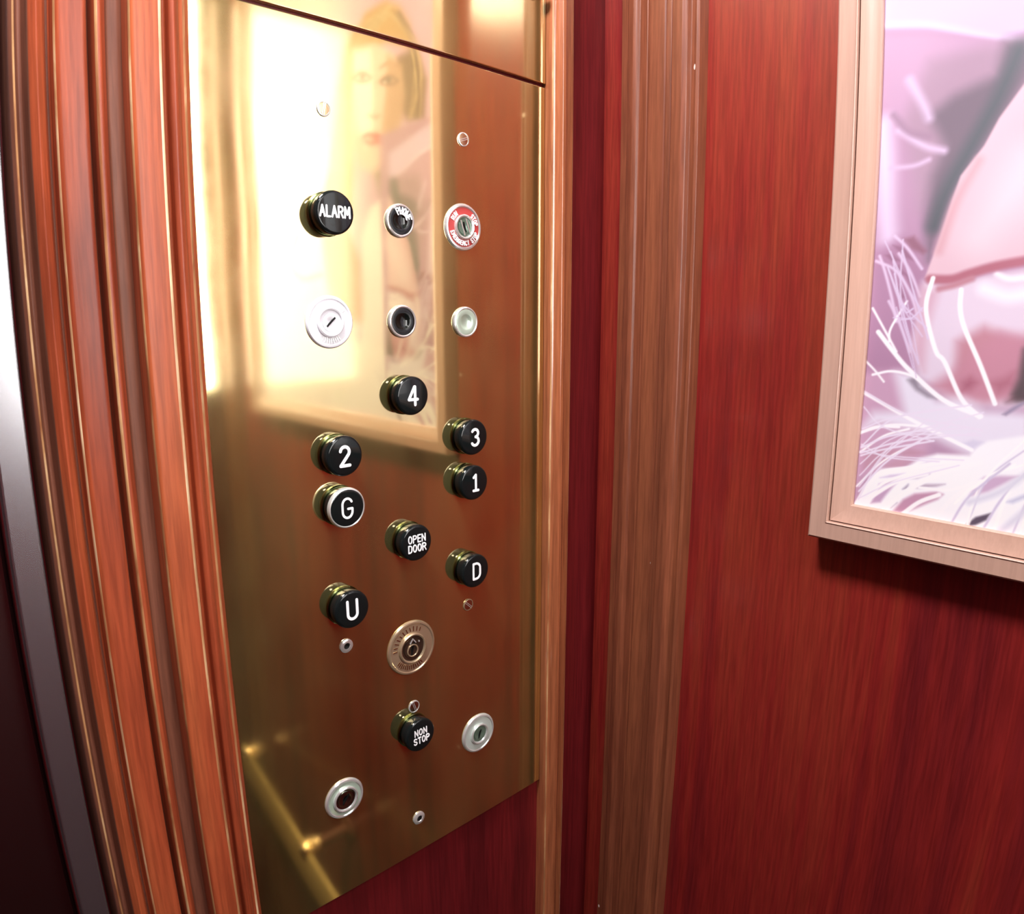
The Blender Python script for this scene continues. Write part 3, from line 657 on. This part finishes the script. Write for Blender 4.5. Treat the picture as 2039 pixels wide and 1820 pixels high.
    ('s',(252,250,255),1.6,0.7,[(282.1,15.4),(272.5,-3.6),(272.2,-12.8)]),
    ('s',(252,250,255),1.8,0.7,[(262.4,-37.1),(275.0,-33.8),(287.7,-35.4),(295.1,-38.8)]),
    ('s',(252,250,255),1.8,0.7,[(256.9,-80.3),(278.4,-72.2),(304.5,-70.7)]),
    ('s',(252,250,255),1.6,0.7,[(258.2,-94.9),(274.2,-80.8),(291.2,-73.6)]),
    ('s',(252,250,255),1.3,0.7,[(258.0,-121.0),(271.0,-104.0),(282.9,-92.9),(298.9,-82.1)]),
    ('s',(252,250,255),3.4,0.7,[(258.7,-135.3),(271.6,-110.4),(294.0,-101.6),(328.6,-90.1)]),
    ('s',(252,250,255),3,0.7,[(261.7,-134.8),(285.0,-113.8),(306.3,-103.7)]),
    ('s',(252,250,255),3.6,0.7,[(279.6,-135.6),(295.6,-117.2),(318.0,-100.5),(340.2,-90.8)]),
    ('s',(252,250,255),2,0.7,[(302.6,-114.5),(323.0,-112.5),(341.6,-103.0)]),
    ('s',(252,250,255),2.4,0.7,[(265.5,-135.2),(275.9,-116.8),(294.4,-105.6)]),
    ('s',(252,250,255),3,0.7,[(314.9,-135.8),(326.1,-117.3),(343.9,-103.7)]),
    ('s',(252,250,255),2,0.7,[(257.0,-80.6),(268.2,-74.8),(284.2,-73.0)]),
    ('s',(252,250,255),1.5,0.7,[(249.0,-21.0),(262.8,-33.1),(270.7,-41.6)]),
    ('s',(252,250,255),3,0.7,[(292.4,-136.5),(303.4,-125.1),(316.2,-117.3)]),
    ('s',(238,228,246),0.8,0.6,[(260.2,-130.1),(284.8,-113.5),(326.9,-94.7)]),
    ('s',(238,228,246),0.8,0.6,[(260.2,-131.0),(274.0,-97.8),(304.2,-64.7)]),
    ('s',(238,228,246),0.9,0.6,[(259.8,-120.9),(286.7,-80.8),(338.1,-57.1)]),
    ('s',(238,228,246),1.3,0.6,[(257.6,-50.0),(289.8,-63.9),(338.5,-69.0)]),
    ('s',(238,228,246),0.9,0.6,[(257.9,-61.0),(273.5,-74.3),(308.3,-80.2)]),
    ('s',(238,228,246),1.0,0.6,[(258.8,-91.5),(283.6,-78.8),(338.2,-72.8)]),
    ('s',(238,228,246),1.1,0.6,[(258.8,-91.2),(283.5,-78.2),(327.3,-68.8)]),
    ('s',(238,228,246),0.8,0.6,[(259.5,-112.5),(276.9,-91.2),(311.0,-69.5)]),
    ('s',(238,228,246),0.8,0.6,[(258.9,-93.9),(282.8,-94.7),(329.3,-90.8)]),
    ('s',(238,228,246),0.9,0.6,[(258.7,-88.9),(277.8,-95.9),(313.7,-94.1)]),
    ('s',(238,228,246),1.3,0.6,[(260.0,-124.6),(280.4,-96.8),(318.8,-66.6)]),
    ('s',(238,228,246),1.3,0.6,[(259.0,-97.4),(274.3,-90.9),(308.6,-80.0)]),
    ('s',(238,228,246),1.1,0.6,[(258.8,-90.4),(281.2,-66.7),(324.6,-54.1)]),
    ('s',(238,228,246),1.0,0.6,[(258.4,-77.3),(280.8,-66.4),(330.2,-52.8)]),
    ('s',(238,228,246),1.3,0.6,[(258.9,-95.3),(287.6,-83.0),(334.8,-71.7)]),
    ('s',(238,228,246),0.8,0.6,[(259.2,-103.7),(278.6,-83.0),(309.9,-69.1)]),
    ('s',(224,206,234),0.9,0.6,[(267.9,37.5),(278.2,13.5),(294.4,-8.5)]),
    ('s',(224,206,234),1.2,0.6,[(279.1,2.7),(286.5,4.2),(292.8,10.9)]),
    ('s',(224,206,234),0.9,0.6,[(264.0,57.5),(279.2,29.3),(292.9,8.7)]),
    ('s',(224,206,234),1.3,0.6,[(276.5,50.2),(288.0,16.8),(298.3,-9.9)]),
    ('s',(224,206,234),1.0,0.6,[(276.5,57.9),(277.6,19.2),(287.8,-14.7)]),
    ('s',(224,206,234),0.7,0.6,[(272.0,34.6),(282.3,0.6),(292.8,-37.2)]),
    ('s',(224,206,234),1.1,0.6,[(270.7,43.7),(280.0,3.4),(293.5,-27.7)]),
    ('s',(224,206,234),0.7,0.6,[(268.6,50.0),(282.8,13.0),(293.5,-26.6)]),
    ('s',(224,206,234),0.8,0.6,[(275.2,11.3),(283.4,-12.4),(290.0,-30.6)]),
    ('s',(224,206,234),1.2,0.6,[(267.2,39.1),(279.7,13.6),(296.5,-2.5)]),
    ('s',(224,206,234),1.2,0.6,[(279.6,12.9),(282.4,7.8),(286.6,10.4)]),
    ('s',(224,206,234),0.8,0.6,[(273.7,4.0),(278.3,3.9),(287.9,3.2)]),
    ('s',(255,255,255),1.3,0.8,[(327.1,-121.6),(338.3,-107.0),(361.0,-89.1)]),
    ('s',(216,206,232),1.5,0.8,[(347.6,-134.2),(357.2,-110.6),(377.4,-80.4)]),
    ('s',(255,255,255),1.2,0.8,[(369.4,-137.9),(375.8,-94.9),(395.5,-68.5)]),
    ('s',(216,206,232),1.2,0.8,[(364.6,-138.3),(372.6,-106.7),(390.3,-62.2)]),
    ('s',(255,255,255),0.9,0.8,[(336.3,-143.6),(344.2,-102.6),(365.1,-72.0)]),
    ('s',(216,206,232),0.9,0.8,[(337.2,-131.9),(346.2,-100.5),(367.7,-76.7)]),
    ('s',(255,255,255),1.4,0.8,[(335.1,-146.5),(342.7,-103.4),(365.5,-88.7)]),
    ('s',(216,206,232),1.5,0.8,[(325.4,-138.4),(335.7,-114.9),(357.7,-89.0)]),
    ('s',(255,255,255),1.7,0.8,[(352.5,-143.5),(360.3,-106.7),(381.6,-86.3)]),
    ('s',(216,206,232),1.4,0.8,[(374.5,-130.0),(381.7,-93.9),(401.3,-68.6)]),
    ('s',(226,224,240),4,2.5,[(336.1,-119.1),(353.8,-108.9),(370.1,-92.7)]),
    ('s',(226,224,240),4,2.5,[(357.3,-136.1),(373.0,-115.7)]),
]


def srgb(c):
    c = np.asarray(c, float)/255; return np.where(c <= .04045, c/12.92, ((c+.055)/1.055)**2.4)
def smooth_line(p, n=6):
    p = np.array(p, float)
    if len(p) < 3: return p
    q = np.vstack([2*p[0]-p[1], p, 2*p[-1]-p[-2]]); out = []
    for i in range(1, len(q)-2):
        for t in np.linspace(0, 1, n, endpoint=False):
            a, b, c, d = q[i-1], q[i], q[i+1], q[i+2]
            out.append(.5*((2*b)+(-a+c)*t+(2*a-5*b+4*c-d)*t*t+(-a+3*b-3*c+d)*t**3))
    out.append(q[-2]); return np.array(out)
def seg_dist(X, Y, a, b):
    d = b-a; L2 = max(float(d@d), 1e-9); t = np.clip(((X-a[0])*d[0]+(Y-a[1])*d[1])/L2, 0, 1)
    return (X-a[0]-t*d[0])**2+(Y-a[1]-t*d[1])**2
u = np.concatenate([np.arange(U0+29, 385, .6), np.arange(385, U1-28, 2.2)]); vv = np.concatenate([np.arange(V0+27, 232, .6), np.arange(232, V1-26, 2.5)])
UU, VV = np.meshgrid(u, vv, indexing='ij')
img = np.empty(UU.shape+(3,)); tt = np.clip((UU-380)/160, 0, 1)[..., None]
img[:] = np.array((214, 180, 212))*(1-tt)+np.array((253, 250, 254))*tt
# soft mottling of the backdrop and the feathers
rng = np.random.RandomState(7)
mot = np.zeros(UU.shape)
for k in range(26):
    fx, fy, ph = rng.uniform(-.09, .09), rng.uniform(-.07, .07), rng.uniform(0, 6.3); mot += np.sin(UU*fx+VV*fy+ph)
mot /= 5.0
for a in ART:
    if a[0] == 'p':
        _, c, bl, pts = a; P_ = np.array(pts)
        lo, hi = P_.min(0)-bl*2, P_.max(0)+bl*2
        i0, i1 = np.searchsorted(u, (lo[0], hi[0])); j0, j1 = np.searchsorted(vv, (lo[1], hi[1]))
        if i1 <= i0 or j1 <= j0: continue
        X, Y = UU[i0:i1, j0:j1], VV[i0:i1, j0:j1]; dd = np.full(X.shape, 1e9); ins = np.zeros(X.shape, bool)
        for k in range(len(P_)):
            p, q = P_[k], P_[(k+1) % len(P_)]; dd = np.minimum(dd, seg_dist(X, Y, p, q))
            if p[1] != q[1]:
                cr = ((p[1] > Y) != (q[1] > Y)) & (X < (q[0]-p[0])*(Y-p[1])/(q[1]-p[1])+p[0]); ins ^= cr
        dd = np.sqrt(dd); s = np.where(ins, dd, -dd); al = np.clip(.5+s/(2*max(bl, .3)), 0, 1)
    else:
        _, c, wd, bl, pts = a; P_ = smooth_line(pts); m_ = wd/2+bl*2
        lo, hi = P_.min(0)-m_, P_.max(0)+m_
        i0, i1 = np.searchsorted(u, (lo[0], hi[0])); j0, j1 = np.searchsorted(vv, (lo[1], hi[1]))
        if i1 <= i0 or j1 <= j0: continue
        X, Y = UU[i0:i1, j0:j1], VV[i0:i1, j0:j1]; dd = np.full(X.shape, 1e9)
        for k in range(len(P_)-1): dd = np.minimum(dd, seg_dist(X, Y, P_[k], P_[k+1]))
        al = np.clip(.5+(wd/2-np.sqrt(dd))/(2*max(bl, .3)), 0, 1)
    al = al*al*(3-2*al)
    img[i0:i1, j0:j1] = img[i0:i1, j0:j1]*(1-al[..., None])+np.array(c, float)*al[..., None]
img = np.clip(img+mot[..., None]*3, 0, 255)
g_ = img.mean(-1, keepdims=True); lin = srgb(img*.88+g_*.12)**1.2*.82
nu, nv = UU.shape
V = np.stack([np.full(UU.shape, -.0102), -UU*mm+oy, EYE+VV*mm-oz], -1).reshape(-1, 3)
I = np.arange(nu*nv).reshape(nu, nv)
Q = np.stack([I[:-1, :-1], I[:-1, 1:], I[1:, 1:], I[1:, :-1]], -1).reshape(-1, 4)
me = bpy.data.meshes.new('print'); me.vertices.add(len(V)); me.vertices.foreach_set('co', V.ravel())
me.loops.add(Q.size); me.loops.foreach_set('vertex_index', Q.ravel())
me.polygons.add(len(Q)); me.polygons.foreach_set('loop_start', np.arange(len(Q))*4); me.update(calc_edges=True)
ca = me.color_attributes.new('ink', 'FLOAT_COLOR', 'POINT')
ca.data.foreach_set('color', np.concatenate([lin.reshape(-1, 3), np.ones((nu*nv, 1))], 1).ravel())
m, N, L, B = nt('printed_photograph'); at = N.new('ShaderNodeAttribute'); at.attribute_name = 'ink'
L.new(at.outputs['Color'], B.inputs['Base Color']); B.inputs['Roughness'].default_value = .5; B.inputs['Specular IOR Level'].default_value = .3
B.inputs['Coat Weight'].default_value = 1; B.inputs['Coat IOR'].default_value = 1.6; B.inputs['Coat Roughness'].default_value = .11
me.materials.append(m); obj_from_mesh('print', me, pic)

# ------------------------------------------------------------------ brass handrail low on the picture wall (seen in the panel)
rail = empty('handrail', (-.05, -.5, Z(-960)))
tag(rail, 'flat brass handrail low on the red wall, mirrored at the foot of the panel', 'handrail')
a, b = Vector((-.034, -.965)), Vector((-.112, -.34)); d = (b-a).normalized(); nn = Vector((d.y, -d.x))
if nn.x > 0: nn = -nn
H0, H1 = Z(-1010)-rail.location.z, Z(-925)-rail.location.z
sec = [(0, H0), (.004, H0-.002), (.009, H0+.002), (.012, H0+.02), (.012, H1-.02), (.009, H1-.002), (.004, H1+.002), (0, H1)]
V = []
for p in (a, b):
    for o_, h in sec: q = p+nn*o_; V.append((q.x+.05, q.y+.5, h))
k = len(sec); Fc = [(i, (i+1) % k, k+(i+1) % k, k+i) for i in range(k)]+[tuple(range(k)), tuple(range(k, 2*k))]
mesh('rail_bar', V, Fc, M['brassd'], rail, smooth=True)
for t_ in (.06, .62):
    p = a+(b-a)*t_; L_ = abs(p.x)
    V, Fc, K = lathe([(.022, 0), (.022, .004), (.011, .008), (.011, L_+.002), (0, L_+.002)], 32)
    V3, F3, K3 = lathe([(.0112, L_-.022), (.017, L_-.018), (.018, L_+.006), (.014, L_+.014), (0, L_+.016)], 32)
    cp = mesh('bracket_boss', V3, F3, M['gilt'], rail, smooth=True); cp.rotation_euler = (0, -math.pi/2, 0); cp.location = (.05, p.y+.5, Z(-925)-rail.location.z)
    o = mesh('bracket', V, Fc, M['groove'], rail, smooth=True); o.rotation_euler = (0, -math.pi/2, 0); o.location = (.05, p.y+.5, Z(-925)-rail.location.z)

# ------------------------------------------------------------------ lamps
lamp_panel = empty('wall_light_panel', (-.18, YR, Z(-140)))
tag(lamp_panel, 'tall frosted light panel glowing white on the rear wall, mirrored at the panel left edge', 'light')
v, f, _ = boxg(-.15, .16, 0, .010, 0, .765); mesh('casing', v, f, M['brassd'], lamp_panel)
v, f, _ = boxg(-.142, .152, .010, .014, .008, .757); mesh('diffuser', v, f, glow('lit_frosted_glass', (1, .985, .96), PANEL_GLOW), lamp_panel)
for i, (x, y, wt) in enumerate(DOWNLIGHTS):
    t = empty('ceiling_downlight', (x, y, CEIL)); tag(t, ('round ceiling downlight nearer the brass panel', 'round ceiling downlight nearer the rear wall')[i], 'light', 'ceiling downlights')
    V, Fc, K = lathe([(.125, 0), (.125, -.006), (.116, -.010), (.104, -.006), (.104, -.002)], 48)
    mesh('trim_ring', V, Fc, M['chromer'], t, smooth=True)
    ld = bpy.data.lights.new('lamp', 'AREA'); ld.shape = 'DISK'; ld.size = .20; ld.energy = wt; ld.color = (1, .96, .99)
    lo = bpy.data.objects.new('lamp', ld); COL.objects.link(lo); lo.parent = t; lo.location = (0, 0, -.008)
SC.cycles.caustics_reflective = False; SC.cycles.caustics_refractive = False
